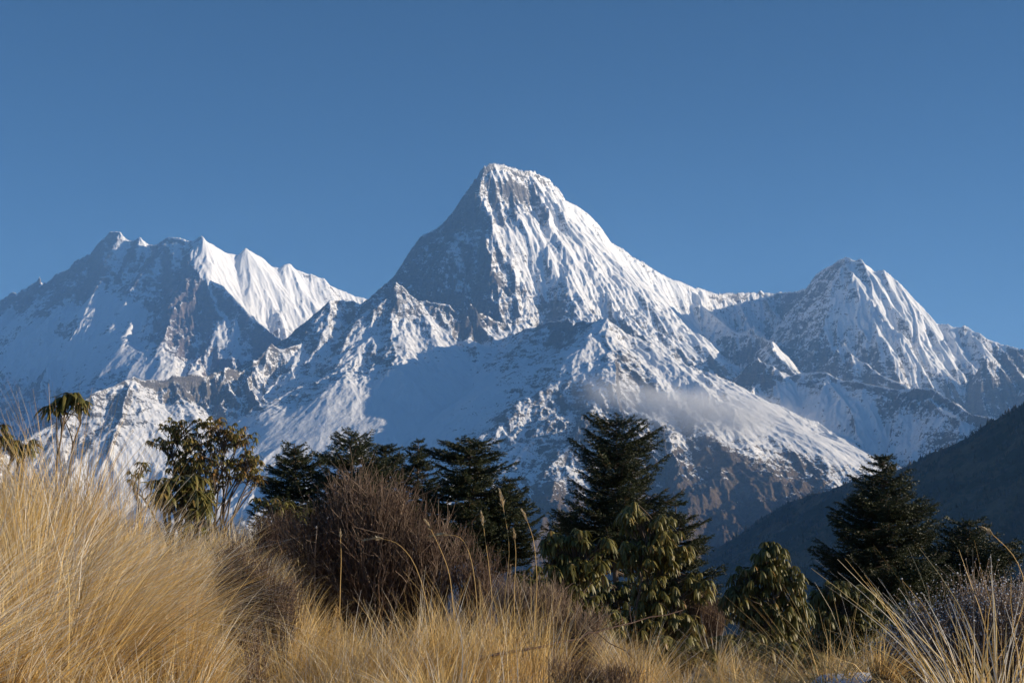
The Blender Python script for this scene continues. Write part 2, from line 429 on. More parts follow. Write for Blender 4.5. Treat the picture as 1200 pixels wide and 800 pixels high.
far_ridges = [
 ([(-120,400,23.60),(-60,372,23.20),(0,349,22.80),(8,343,22.75),(20,340,22.66),(30,333,22.60),(40,329,22.53),(48,324,22.47),(54,331,22.43),(66,320,22.35),(76,313,22.28),(90,303,22.19),(105,297,22.09),(117,291,22.01),(121,281,21.98),(126,273,21.95),(132,271,21.92),(143,271,21.86),(150,279,21.82),(158,281,21.78),(164,277,21.75),(170,280,21.71),(178,287,21.66),(186,285,21.62),(194,277,21.57),(205,277,21.50),(214,279,21.49),(224,282,21.47),(230,278,21.46),(237,277,21.45)], (1.3,.95,700)),
 ([(237,277,21.45),(246,284,21.53),(258,291,21.63),(268,297,21.72),(280,298,21.82),(288,290,21.89),(296,294,21.96),(308,301,22.06),(320,312,22.17),(326,314,22.22),(332,309,22.27),(342,309,22.36),(352,316,22.45),(364,321,22.55),(374,324,22.64),(380,325,22.69),(388,334,22.76),(402,340,22.88),(416,347,23.00),(440,352,23.11),(480,370,23.30)], (1.2,.9,600)),
 # buttress dividing the shaded wall from the lit icefield
 ([(232,277,21.45),(222,292,21.2),(228,308,21.0),(245,326,20.75),(262,335,20.55),(280,352,20.3),(300,372,20.0),(320,388,19.7),(345,405,19.4)], (1.5,1.1,300)),
 ([(132,271,21.9),(128,300,21.5),(118,330,21.15),(105,360,20.8),(95,400,20.3)], (1.2,1.0,400)),
 ([(205,277,21.5),(204,300,21.2),(205,330,20.8),(203,360,20.4),(195,400,19.9),(185,440,19.4)], (1.4,1.1,400)),
 ([(48,324,22.45),(40,355,22.1),(30,385,21.7),(10,420,21.2)], (1.2,1.0,400)),
]
far_ridges = [([(p, q, d - (.45 * min(1, (p - 237) / 179.0) if p > 237 and d > 21 else 0)) for p, q, d in pts], sl) for pts, sl in far_ridges]
far_o, far_g = terrain('mountain', -.50, .02, int(900 * HI), 17500, 24500, int(620 * HI), far_ridges, 300,
    [(1100, 75), (520, 34), (240, 19), (110, 10), (55, 5), (27, 2)], 1.0, 31, M_FAR, warp=40, rough=42, fade=350, calm=calm_far, bare=bare_far, lift=26, smoothing=7)
tag(far_o, 'shaded snowy massif with a broken summit crest on the left', kind='structure')

# forested spur on the right
def forest_material(name):
    N = NT(name)
    pos = N.n('ShaderNodeNewGeometry').outputs['Position']
    big = N.noise(pos, .006, 6, .7); fine = N.noise(pos, .09, 4, .7)
    c = N.mix(N.smooth(big, .44, .60), (.04, .05, .028), (.20, .135, .075))
    c = N.mix(N.math('MULTIPLY', fine, .8), c, (.022, .028, .016))
    N.set(N.p.inputs['Base Color'], c)
    N.p.inputs['Roughness'].default_value = .95
    N.p.inputs['Specular IOR Level'].default_value = .1
    return N.m
M_FOREST = forest_material('forest_hillside')
spur_ridges = [
 ([(1420,330,3.9),(1300,410,4.1),(1200,468,4.4),(1180,480,4.5),(1165,490,4.6),(1148,496,4.7),(1130,508,4.8),(1108,522,4.95),(1085,533,5.1),(1050,546,5.3),(1020,554,5.5),(1000,560,5.6),(975,570,5.8),(950,578,6.0),(920,590,6.2),(895,604,6.4),(870,622,6.6),(840,645,6.8),(800,680,7.1),(750,730,7.4)], (.62,.60,300)),
 ([(1180,480,4.5),(1185,530,4.2),(1200,580,3.9)], (.7,.65,200)),
 ([(1085,533,5.1),(1080,580,4.8),(1090,640,4.4)], (.68,.65,200)),
 ([(1000,560,5.6),(985,620,5.2),(980,690,4.7)], (.68,.65,200)),
 ([(920,590,6.2),(900,640,5.8),(890,700,5.4)], (.68,.65,200)),
]
spur_o, spur_g = terrain('hillside', -.15, .62, int(700 * HI), 2600, 8200, int(600 * HI), spur_ridges, -1480,
    [(520, 52), (240, 24), (110, 10)], 1.0, 61, M_FOREST, warp=25, rough=8, fade=150)
tag(spur_o, kind='structure')

def forest():
    rng = np.random.default_rng(4)
    X, Y, H = spur_g
    ny, na = X.shape
    n = 42000
    i, j = rng.integers(0, ny - 1, n * 2), rng.integers(0, na - 1, n * 2)
    keep = rng.random(n * 2) < np.clip(.55 + .5 * perlin(X[i, j] / 160, Y[i, j] / 160, 3), .1, 1)
    i, j = i[keep][:n], j[keep][:n]
    fi, fj = rng.random(len(i)), rng.random(len(i))
    def at(G): return G[i, j] * (1 - fi) * (1 - fj) + G[i + 1, j] * fi * (1 - fj) + G[i, j + 1] * (1 - fi) * fj + G[i + 1, j + 1] * fi * fj
    P = np.stack([at(X), at(Y), at(H) - 1.0], -1)
    n = len(P)
    h = rng.uniform(9, 19, n) * (1 + .6 * (rng.random(n) < .15)); r = h * rng.uniform(.2, .34, n)
    k = 6
    ang = np.arange(k) * 2 * math.pi / k + rng.random((n, 1)) * 6
    ring = lambda f, z: np.stack([P[:, None, 0] + np.cos(ang) * (r * f)[:, None] * rng.uniform(.7, 1.2, (n, k)), P[:, None, 1] + np.sin(ang) * (r * f)[:, None] * rng.uniform(.7, 1.2, (n, k)),
                                  np.broadcast_to((P[:, 2] + h * z)[:, None], (n, k))], -1)
    low, mid = ring(1.0, .12), ring(.62, .5)
    top = P + np.stack([rng.normal(0, .3, n), rng.normal(0, .3, n), h], -1)
    V = np.concatenate([low, mid, top[:, None]], 1)
    b = (np.arange(n) * (2 * k + 1))[:, None]
    a_ = np.arange(k); c_ = (a_ + 1) % k
    quads = np.stack([b + a_, b + c_, b + k + c_, b + k + a_], -1).reshape(-1, 4)
    tris = np.stack([b + k + a_, b + k + c_, np.broadcast_to(b + 2 * k, (n, k))], -1).reshape(-1, 3)
    o = mesh_obj('forest', V.reshape(-1, 3), [quads, tris], M_FOREST)
    return tag(o, kind='stuff')
forest()

def cloud():
    c = world_pt(812, 480, 10350)
    e = world_pt(885, 492, 10250)
    N = NT('cloud')
    N.t.nodes.remove(N.p)
    tc = N.n('ShaderNodeTexCoord')
    v = tc.outputs['Object']
    mp = N.n('ShaderNodeMapping'); N.set(mp.inputs[0], v); mp.inputs['Scale'].default_value = (3.2, 1.2, .8)
    nz_ = N.noise(mp.outputs[0], 1.3, 8, .62, .5)
    ln = N.n('ShaderNodeVectorMath', operation='LENGTH'); N.set(ln.inputs[0], v)
    body = N.smooth(ln.outputs['Value'], 1.0, .15)
    d = N.math('MULTIPLY', body, N.math('MULTIPLY', N.smooth(N.math('ADD', nz_, N.math('MULTIPLY', body, .22)), .46, .74), 1.5))
    vol = N.n('ShaderNodeVolumePrincipled')
    vol.inputs['Color'].default_value = (.99, .99, .99, 1)
    vol.inputs['Anisotropy'].default_value = .1
    N.set(vol.inputs['Density'], N.math('MULTIPLY', N.math('MAXIMUM', d, 0.0), .0040))
    N.t.links.new(vol.outputs[0], N.out.inputs['Volume'])
    import bmesh
    me = bpy.data.meshes.new('cloud')
    bm = bmesh.new(); bmesh.ops.create_icosphere(bm, subdivisions=4, radius=1.0); bm.to_mesh(me); bm.free()
    me.materials.append(N.m)
    o = bpy.data.objects.new('cloud', me); C.objects.link(o)
    o.location = c; o.scale = (1250, 380, 270); o.rotation_euler = (0, math.radians(9), math.radians(-6))
    tag(o, 'thin grey wisp of cloud hanging on the snowy slope below the main peak', 'cloud')
cloud()

# wide valley ground reaching the horizon
def sheet(name, mat, size, z):
    n = 60
    g = np.linspace(-size, size, n)
    X, Y = np.meshgrid(g, g)
    Z = z + 25 * fbm(X / 4000, Y / 4000, 3, 5)
    i = np.arange((n - 1) * n).reshape(n - 1, n)[:, :-1].ravel()
    return mesh_obj(name, np.stack([X, Y, Z], -1).reshape(-1, 3), np.stack([i, i + 1, i + n + 1, i + n], -1), mat, smooth=True)
vg = sheet('ground', M_FOREST, 60000, -1650)
tag(vg, kind='structure')

# haze: one even body of air round everything
def haze_box():
    x0, x1, y0, y1, z0, z1 = -60500, 60500, -60500, 60500, -1760, 4600
    v = [(x, y, z) for z in (z0, z1) for y in (y0, y1) for x in (x0, x1)]
    f = [(0, 2, 3, 1), (4, 5, 7, 6), (0, 1, 5, 4), (2, 6, 7, 3), (0, 4, 6, 2), (1, 3, 7, 5)]
    N = NT('haze')
    N.t.nodes.remove(N.p)
    vol = N.n('ShaderNodeVolumePrincipled')
    vol.inputs['Color'].default_value = (.24, .52, 1.0, 1)
    vol.inputs['Density'].default_value = HAZE
    vol.inputs['Anisotropy'].default_value = 0.0
    N.t.links.new(vol.outputs[0], N.out.inputs['Volume'])
    o = mesh_obj('haze', np.array(v, float), np.array(f), N.m)
    return tag(o, kind='stuff')
HAZE = 2.6e-5
if HAZE > 0: haze_box()
# ------------------------------------------------------------------ near ground
def sig(t): return 1 / (1 + np.exp(-np.clip(t, -30, 30)))
def ground_z(x, y):
    x = np.asarray(x, dtype=float); y = np.asarray(y, dtype=float)
    u = x / np.maximum(y, 2.0)
    z = -0.98 + 0.42 * sig((-x - 1.38) / .20) * sig((9 - y) / .8) + .3 * sig((-u - .12) / .04) * sig((y - 8) / 1.2)
    z = z - .30 * sig((u - .06) / .05) * sig((y - 5) / 1.0) + .28 * np.exp(-((x - 1.25) / .55) ** 2 - ((y - 3.6) / 1.0) ** 2) + .40 * np.exp(-((x - 1.12) / .40) ** 2 - ((y - 4.5) / .55) ** 2)
    y0 = 10.0 + 8.0 * sig((-u - .12) / .035)
    z = z - .20 * np.exp(-((x + .98) / .32) ** 2) * sig((y - 5.0) / .5)
    t = np.maximum(0, y - y0)
    z = z - .30 * t * t / (t + 4.0)
    z = z - .10 * np.maximum(0, 2.2 - y)
    z = z + .05 * perlin(x * 1.3, y * 1.3, 7) + .022 * perlin(x * 4.1, y * 4.1, 8)
    return z

def straw_ground():
    N = NT('straw_litter')
    pos = N.n('ShaderNodeNewGeometry').outputs['Position']
    a = N.noise(pos, 1.4, 5, .65); b = N.noise(pos, 38, 5, .7, 1.5)
    c = N.mix(N.smooth(b, .35, .65), (.055, .038, .022), (.25, .175, .085))
    c = N.mix(N.smooth(a, .45, .7), c, (.10, .07, .04))
    N.set(N.p.inputs['Base Color'], c); N.p.inputs['Roughness'].default_value = .95
    bp = N.n('ShaderNodeBump'); bp.inputs['Distance'].default_value = .03; N.set(bp.inputs['Height'], b)
    N.t.links.new(bp.outputs[0], N.p.inputs['Normal'])
    return N.m
def near_ground():
    r = np.concatenate([np.linspace(.4, 14, 200), np.geomspace(14.2, 420, 120)])
    th = np.linspace(-math.pi, math.pi, 361)
    R, T = np.meshgrid(r, th, indexing='ij')
    X, Y = R * np.sin(T), R * np.cos(T)
    Z = ground_z(X, Y)
    n, m = X.shape
    i = np.arange((n - 1) * m).reshape(n - 1, m)[:, :-1].ravel()
    V = np.stack([X, Y, Z], -1).reshape(-1, 3)
    o = mesh_obj('hill', V, np.stack([i, i + 1, i + m + 1, i + m], -1), straw_ground(), smooth=True)
    return tag(o, kind='structure')
near_ground()

# ------------------------------------------------------------------ grass
def leaf_material(name, stops, rough=.6, trans=.25, spec=.25, attr='hue'):
    """colour runs over the 'hue' attribute; thin leaves let light through"""
    N = NT(name)
    h = N.attr(attr).outputs['Fac']
    cr = N.n('ShaderNodeValToRGB'); N.set(cr.inputs[0], h)
    el = cr.color_ramp.elements
    el[0].position, el[0].color = stops[0][0], (*stops[0][1], 1)
    el[1].position, el[1].color = stops[-1][0], (*stops[-1][1], 1)
    for p, c in stops[1:-1]:
        e = el.new(p); e.color = (*c, 1)
    col = cr.outputs[0]
    N.set(N.p.inputs['Base Color'], col); N.p.inputs['Roughness'].default_value = rough
    N.p.inputs['Specular IOR Level'].default_value = spec
    if trans > 0:
        tr = N.n('ShaderNodeBsdfTranslucent'); N.set(tr.inputs[0], col)
        mx = N.n('ShaderNodeMixShader'); mx.inputs[0].default_value = trans
        N.t.links.new(N.p.outputs[0], mx.inputs[1]); N.t.links.new(tr.outputs[0], mx.inputs[2])
        N.t.links.new(mx.outputs[0], N.out.inputs['Surface'])
    return N.m
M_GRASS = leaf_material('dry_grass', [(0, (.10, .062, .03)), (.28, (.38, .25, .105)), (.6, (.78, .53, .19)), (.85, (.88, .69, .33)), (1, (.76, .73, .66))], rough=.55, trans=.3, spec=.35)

def blades(rng, x, y, z, h, dx, dy, bend, droop, w, hue, seg=6, wig=.03):
    """n curved tapering blades; (dx,dy) unit lean, bend = sideways reach / h, droop = loss of height / h"""
    n = len(x)
    t = np.linspace(0, 1, seg + 1)[None, :]
    T = t ** 1.8
    wx, wy = rng.normal(0, wig, (n, 1)), rng.normal(0, wig, (n, 1))
    ph = rng.random((n, 1)) * 6
    cx = x[:, None] + h[:, None] * (dx[:, None] * (bend[:, None] * T + .12 * t * bend[:, None]) + wx * np.sin(t * 5 + ph) * t)
    cy = y[:, None] + h[:, None] * (dy[:, None] * (bend[:, None] * T + .12 * t * bend[:, None]) + wy * np.sin(t * 4 + ph) * t)
    cz = z[:, None] + h[:, None] * (t - droop[:, None] * t ** 2.4)
    a = rng.random(n) * math.pi
    # ribbons twist slowly about their own line
    tw = a[:, None] + rng.normal(0, .6, (n, 1)) * t
    sx, sy = np.cos(tw), np.sin(tw)
    ww = (w[:, None] * np.clip(1.25 - t * 1.1, .12, 1)) * .5
    L = np.stack([cx - sx * ww, cy - sy * ww, cz], -1); R = np.stack([cx + sx * ww, cy + sy * ww, cz], -1)
    V = np.stack([L, R], 2).reshape(n, -1, 3)
    m = 2 * (seg + 1)
    b = (np.arange(n) * m)[:, None]; k = np.arange(seg) * 2
    Fc = np.stack([b + k, b + k + 1, b + k + 3, b + k + 2], -1).reshape(-1, 4)
    hu = np.repeat((hue[:, None] + (t - .35) * .30), 2, axis=1)  # blade bases coloured darker: brown dead straw, plus painted shade between the tussocks
    return V.reshape(-1, 3), Fc, np.clip(hu, 0, 1).ravel()

class Bag:
    def __init__(s): s.V, s.F, s.A, s.n = [], {}, [], 0
    def add(s, V, Fc, A=None):
        Fc = np.asarray(Fc); s.F.setdefault(Fc.shape[1], []).append(Fc + s.n)
        s.V.append(V); s.A.append(np.full(len(V), .5) if A is None else A); s.n += len(V)
    def build(s, name, mat, parent=None, smooth=False, off=None):
        if not s.n: return None
        V = np.concatenate(s.V)
        if off is not None: V = V - np.array(off)
        return mesh_obj(name, V, [np.concatenate(f) for f in s.F.values()], mat, parent, {'hue': np.concatenate(s.A)}, smooth)

def tuft_field(bag, rng, tufts, per, hmul=1.0, wid=.0028, seg=6):
    """tufts: rows (x, y, r, h, wind_x, wind_y, spread, hue)"""
    tufts = np.asarray(tufts)
    k = np.repeat(np.arange(len(tufts)), per)
    t = tufts[k]; n = len(k)
    a = rng.random(n) * 2 * math.pi; q = np.sqrt(rng.random(n))
    ox, oy = np.cos(a) * q * t[:, 2], np.sin(a) * q * t[:, 2]
    x, y = t[:, 0] + ox, t[:, 1] + oy
    h = t[:, 3] * rng.uniform(.45, 1.1, n) * hmul
    lx = ox / t[:, 2] * t[:, 6] + t[:, 4] + rng.normal(0, .16, n); ly = oy / t[:, 2] * t[:, 6] + t[:, 5] + rng.normal(0, .16, n)
    b = np.hypot(lx, ly) + 1e-6
    hue = np.clip(t[:, 7] + rng.normal(0, .26, n), 0.02, 1)
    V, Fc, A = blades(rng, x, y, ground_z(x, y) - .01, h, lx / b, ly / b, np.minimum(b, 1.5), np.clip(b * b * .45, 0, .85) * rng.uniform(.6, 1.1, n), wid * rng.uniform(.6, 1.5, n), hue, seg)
    bag.add(V, Fc, A)

rng = np.random.default_rng(12)
GD = 1.0
def rand_tufts(n, f, seed=0, gap=.10):
    """n tufts spread over the view from 3.4 to 14 m, f(x, y, u) -> r, h, wx, wy, spread, hue or None"""
    out = []
    r_ = random.Random(seed)
    for _try in range(n * 30):
        if len(out) >= n: break
        y = 3.3 + 11 * r_.random() ** 1.35
        u = r_.uniform(-.44, .44)
        if any(abs(u * y - q[0]) < gap and abs(y - q[1]) < gap for q in out): continue
        v = f(u * y, y, u, r_)
        if v: out.append((u * y, y, *v))
    return out
def field(x, y, u, r_):
    if y > 9.3 and u > -.1: return None
    lump = float(perlin(np.array(x * .9 + 3), np.array(y * .9), 21))
    if x < -1.05 and y < 6.6: return None                  # the tall bank is planted below
    if u > .07:
        if y < 3.9 and r_.random() < .5: return None
        if r_.random() < .35 - lump: return None
        return (r_.uniform(.04, .10), r_.choice((.10, .16, .3, .44)) * r_.uniform(.8, 1.2) * (1 + .4 * lump), r_.gauss(.1, .5), r_.gauss(-.2, .3), .8, .48 + .25 * lump + r_.gauss(0, .12))
    if x < -.75 and 5.0 < y < 7.5:                         # trampled hollow beside the bank
        if r_.random() < .45: return None
        return (.09, r_.uniform(.15, .34), r_.gauss(.5, .3), r_.gauss(0, .3), .8, .34 + r_.gauss(0, .12))
    if y > 8: return (.12, r_.uniform(.2, .38), r_.gauss(.25, .3), r_.gauss(0, .2), .5, .6 + r_.gauss(0, .12))
    if r_.random() < .15 - lump: return None               # low trampled stuff between the mounds
    return (r_.uniform(.05, .11), r_.uniform(.10, .24), r_.gauss(.1, .6), r_.gauss(-.15, .4), .95, .34 + .25 * lump + r_.gauss(0, .14))
g = Bag()
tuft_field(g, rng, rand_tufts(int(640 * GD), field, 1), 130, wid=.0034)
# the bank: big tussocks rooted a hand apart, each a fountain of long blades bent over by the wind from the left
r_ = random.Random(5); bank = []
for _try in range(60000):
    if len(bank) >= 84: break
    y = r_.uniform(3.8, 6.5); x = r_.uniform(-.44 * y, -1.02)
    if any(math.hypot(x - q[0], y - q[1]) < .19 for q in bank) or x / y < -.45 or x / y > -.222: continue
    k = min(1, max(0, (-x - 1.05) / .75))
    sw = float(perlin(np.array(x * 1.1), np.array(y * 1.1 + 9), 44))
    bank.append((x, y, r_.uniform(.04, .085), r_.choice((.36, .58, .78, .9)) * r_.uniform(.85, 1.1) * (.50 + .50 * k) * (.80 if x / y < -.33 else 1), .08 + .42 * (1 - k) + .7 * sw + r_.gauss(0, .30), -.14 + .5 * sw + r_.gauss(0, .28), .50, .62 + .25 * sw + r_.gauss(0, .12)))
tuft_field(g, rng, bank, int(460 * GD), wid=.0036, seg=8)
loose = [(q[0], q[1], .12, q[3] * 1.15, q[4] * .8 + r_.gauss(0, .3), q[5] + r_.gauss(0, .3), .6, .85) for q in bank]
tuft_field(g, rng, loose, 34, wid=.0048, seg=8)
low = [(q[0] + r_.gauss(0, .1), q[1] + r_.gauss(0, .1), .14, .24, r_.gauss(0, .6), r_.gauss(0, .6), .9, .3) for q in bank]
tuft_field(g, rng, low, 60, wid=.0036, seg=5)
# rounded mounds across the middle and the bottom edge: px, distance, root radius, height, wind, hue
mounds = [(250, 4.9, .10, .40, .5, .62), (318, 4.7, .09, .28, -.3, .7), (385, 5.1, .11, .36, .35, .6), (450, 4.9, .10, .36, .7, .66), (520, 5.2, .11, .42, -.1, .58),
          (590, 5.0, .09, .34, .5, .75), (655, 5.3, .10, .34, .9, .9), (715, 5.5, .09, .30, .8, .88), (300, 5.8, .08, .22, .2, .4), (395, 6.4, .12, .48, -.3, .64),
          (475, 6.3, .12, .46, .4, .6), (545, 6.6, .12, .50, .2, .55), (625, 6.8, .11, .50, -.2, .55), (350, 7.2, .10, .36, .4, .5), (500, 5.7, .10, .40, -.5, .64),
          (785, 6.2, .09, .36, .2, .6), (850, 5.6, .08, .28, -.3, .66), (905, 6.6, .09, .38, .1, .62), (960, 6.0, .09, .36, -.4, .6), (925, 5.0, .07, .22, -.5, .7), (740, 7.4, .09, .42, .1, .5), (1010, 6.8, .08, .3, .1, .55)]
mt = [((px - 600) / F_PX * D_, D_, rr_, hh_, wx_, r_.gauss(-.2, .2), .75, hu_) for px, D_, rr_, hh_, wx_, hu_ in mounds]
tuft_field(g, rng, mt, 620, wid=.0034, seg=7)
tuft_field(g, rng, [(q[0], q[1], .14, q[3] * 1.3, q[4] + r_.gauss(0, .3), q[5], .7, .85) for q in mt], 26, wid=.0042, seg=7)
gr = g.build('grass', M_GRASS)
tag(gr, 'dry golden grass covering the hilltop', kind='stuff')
# short litter and broken stems between the tufts
g = Bag()
n = int(30000 * GD)
yy = 3.2 + 9 * rng.random(n) ** 1.2; xx = yy * rng.uniform(-.44, .44, n)
aa = rng.random(n) * 6.28
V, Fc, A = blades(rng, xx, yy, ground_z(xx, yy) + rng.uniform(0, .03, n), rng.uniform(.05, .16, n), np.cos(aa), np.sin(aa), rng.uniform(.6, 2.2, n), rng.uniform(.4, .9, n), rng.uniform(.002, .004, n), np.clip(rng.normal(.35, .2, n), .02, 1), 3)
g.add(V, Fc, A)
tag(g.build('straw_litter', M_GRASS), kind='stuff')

def tube(P, R, sides=4):
    """round bar along points P (k,3) with radii R (k)"""
    P = np.asarray(P, float); R = np.asarray(R, float)
    k = len(P)
    d = np.gradient(P, axis=0); d /= np.linalg.norm(d, axis=1)[:, None] + 1e-9
    ref = np.where(np.abs(d[:, 2:3]) > .9, np.array([[1., 0, 0]]), np.array([[0., 0, 1]]))
    a = np.cross(d, ref); a /= np.linalg.norm(a, axis=1)[:, None] + 1e-9
    b = np.cross(d, a)
    th = np.arange(sides) * 2 * math.pi / sides
    V = P[:, None] + R[:, None, None] * (np.cos(th)[None, :, None] * a[:, None] + np.sin(th)[None, :, None] * b[:, None])
    i = np.arange(sides); j = (i + 1) % sides
    F_ = np.concatenate([np.stack([s * sides + i, s * sides + j, (s + 1) * sides + j, (s + 1) * sides + i], -1) for s in range(k - 1)])
    return V.reshape(-1, 3), F_

def path(a, b, n, sag=0.0, wob=0.0, rng_=None, up=0.0):
    t = np.linspace(0, 1, n)[:, None]
    P = np.asarray(a) * (1 - t) + np.asarray(b) * t
    P[:, 2] += (np.sin(t * math.pi) * up)[:, 0] - sag * t[:, 0] ** 2
    if wob: P[1:-1] += rng_.normal(0, wob, (n - 2, 3))
    return P

# ------------------------------------------------------------------ tussocks that stand out
M_SEED = leaf_material('seed_head', [(0, (.45, .33, .17)), (1, (.78, .68, .48))], trans=.35)
def tussock(label, px, D, r, h, n, wx, wy, spread, hue, stalks=(), wid=.003, group=None, cat='grass tuft', clump=3):
    x0 = world_pt(px, 700, D)[0]
    root = empty('grass_tussock', (x0, D, float(ground_z(x0, D))))
    tag(root, label, cat, group)
    loc = np.array(root.location)
    rg = np.random.default_rng(int(px))
    b = Bag()
    tt = [(x0 + rg.normal(0, r * .5), D + rg.normal(0, r * .5), r, h * rg.uniform(.8, 1.1), wx + rg.normal(0, .1), wy + rg.normal(0, .1), spread, hue) for _ in range(clump)]
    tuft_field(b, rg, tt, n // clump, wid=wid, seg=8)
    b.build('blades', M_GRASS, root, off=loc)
    for (pts, hl) in stalks:                     # pts in the frame at this distance
        P = np.array([world_pt(a, c, D + q) for a, c, q in pts])
        # smooth curve through the points
        t = np.linspace(0, len(P) - 1, 14)
        Q = np.stack([np.interp(t, np.arange(len(P)), P[:, k]) for k in range(3)], -1)
        Q[1:-1] = (Q[:-2] + 2 * Q[1:-1] + Q[2:]) / 4; Q[1:-1] = (Q[:-2] + 2 * Q[1:-1] + Q[2:]) / 4
        sb = Bag(); V, Fc = tube(Q - loc, np.linspace(.0016, .0008, len(Q)), 4); sb.add(V, Fc, np.full(len(V), .7))
        st = sb.build('stalk', M_GRASS, root)
        # feathery head: little spikelets along the last part
        m = 90
        e = Q[-1]; d = Q[-1] - Q[-3]; d /= np.linalg.norm(d)
        s = rg.random(m)
        base = e - d * (hl * .2) + d * hl * s[:, None] + np.array([0, 0, -.25 * hl])[None] * (s[:, None] ** 2)
        dirs = d + rg.normal(0, .28, (m, 3)) * (1 - s[:, None] * .5); dirs /= np.linalg.norm(dirs, axis=1)[:, None]
        tip = base + dirs * hl * .30 * (1.1 - s[:, None] * .6)
        side = np.cross(dirs, rg.normal(0, 1, (m, 3))); side /= np.linalg.norm(side, axis=1)[:, None] + 1e-9
        V = np.stack([base, (base + tip) / 2 + side * .0022, tip, (base + tip) / 2 - side * .0022], 1).reshape(-1, 3) - loc
        hb = Bag(); hb.add(V, np.arange(m * 4).reshape(m, 4), np.repeat(rg.random(m), 4)); hb.build('seed_head', M_SEED, st)
    return root

tussock('tall straw tussock fanning over the bottom right corner beside the frosted bush', 1165, 3.6, .10, .54, 170, -.12, -.1, .35, .72, wid=.0055, clump=4, group='tall grass tussocks',
        stalks=[([(1150, 800, 0), (1190, 740, 0), (1205, 690, 0), (1190, 650, 0), (1162, 625, 0)], .05)])
tussock('low straw tussock leaning left in front of the frosted bush', 1085, 3.7, .10, .27, 240, -.35, -.15, .35, .68, wid=.005, clump=4, group='tall grass tussocks')
tussock('upright straw tussock with pale seed heads right of the twiggy bush', 590, 6.4, .30, .62, 900, .02, 0, .25, .52, clump=6, group='tall grass tussocks',
        stalks=[([(585, 760, 0), (592, 700, 0), (598, 640, 0), (589, 590, 0)], .11), ([(626, 740, 0), (630, 680, 0), (626, 632, 0), (617, 608, 0)], .08),
                ([(560, 740, 0), (558, 690, 0), (552, 650, 0), (541, 628, 0), (524, 626, 0)], .10), ([(575, 745, 0), (577, 700, 0), (572, 655, 0), (566, 612, 0)], .09),
                ([(604, 745, 0), (602, 700, 0), (605, 650, 0), (603, 630, 0)], .07)])
tussock('low straw tussock with bent seed stalks in front of the twiggy bush', 440, 6.0, .32, .52, 1000, -.05, -.1, .5, .60, clump=6, group='tall grass tussocks',
        stalks=[([(510, 770, 0), (500, 700, 0), (485, 655, 0), (465, 634, 0), (446, 631, 0)], .09), ([(532, 720, 0), (527, 670, 0), (515, 640, 0), (504, 618, 0)], .07),
                ([(398, 720, 0), (399, 680, 0), (400, 655, 0), (399, 628, 0)], .05)])
tussock('straw tussock at the right edge of the dark hollow beside the grass bank', 355, 6.3, .28, .50, 900, .25, -.1, .5, .58, clump=6, group='tall grass tussocks')
tussock('pale frost bleached tussock at the bottom edge below the dead branch', 660, 5.6, .25, .36, 700, .75, -.2, .4, .93, clump=5, group='tall grass tussocks')
tussock('sunny grass tuft between the small tree and the dark bush', 285, 13.0, .50, .55, 900, .1, 0, .35, .66, clump=7, wid=.005, group='tall grass tussocks')

# ------------------------------------------------------------------ rhododendrons
M_BARK = leaf_material('rhododendron_bark', [(0, (.07, .05, .035)), (1, (.20, .15, .11))], trans=0, rough=.85)
M_RHODO = leaf_material('rhododendron_leaf', [(0, (.035, .042, .013)), (.45, (.13, .125, .032)), (.72, (.24, .20, .055)), (.88, (.26, .17, .05)), (1, (.34, .17, .05))], rough=.48, trans=.22, spec=.4)
def whorl(rg, c, axis, n, L, W, droop, hue):
    """n leaves hanging from a twig end; each a folded pointed oval of 5 cross sections"""
    a = np.arange(n) * 2.4 + rg.random() * 6
    out = np.stack([np.cos(a), np.sin(a), np.zeros(n)], -1)
    el = rg.uniform(-.1, .6, n)                            # first rise, then hang
    d0 = out * np.cos(el)[:, None] + np.array([0, 0, 1.]) * np.sin(el)[:, None] + axis * .3
    dr = np.clip(rg.normal(droop, .22, n), .1, 1.35)
    Ls = L * rg.uniform(.5, 1.2, n)
    k = 5
    s = np.linspace(0, 1, k)
    # follow a curve that bends from d0 to straight down
    P = np.zeros((n, k, 3)); P[:, 0] = c + out * .006
    d = d0 / np.linalg.norm(d0, axis=1)[:, None]
    for j in range(1, k):
        d = d + np.array([0, 0, -1.]) * (dr * (1.15 if j < 3 else .55))[:, None]
        d /= np.linalg.norm(d, axis=1)[:, None]
        P[:, j] = P[:, j - 1] + d * (Ls / (k - 1))[:, None]
    side = np.cross(out, np.array([0, 0, 1.])) ; side = side + rg.normal(0, .25, (n, 3)); side /= np.linalg.norm(side, axis=1)[:, None]
    w = W * np.array([.10, .34, .40, .30, .02])
    fold = out * .25
    Lf = P + side[:, None] * w[None, :, None] - fold[:, None] * w[None, :, None]
    Rt = P - side[:, None] * w[None, :, None] - fold[:, None] * w[None, :, None]
    V = np.stack([Lf, P, Rt], 2).reshape(n, k * 3, 3)
    b = (np.arange(n) * k * 3)[:, None, None]; jj = (np.arange(k - 1) * 3)[None, :, None]; q = np.array([0, 1])[None, None]
    Fc = np.stack([b + jj + q, b + jj + q + 1, b + jj + q + 4, b + jj + q + 3], -1).reshape(-1, 4)
    hu = np.clip(hue + rg.normal(0, .12, n), 0, 1)
    if rg.random() < .25: hu[rg.integers(0, n)] = rg.uniform(.85, 1)
    return V.reshape(-1, 3), Fc, np.repeat(hu, k * 3)

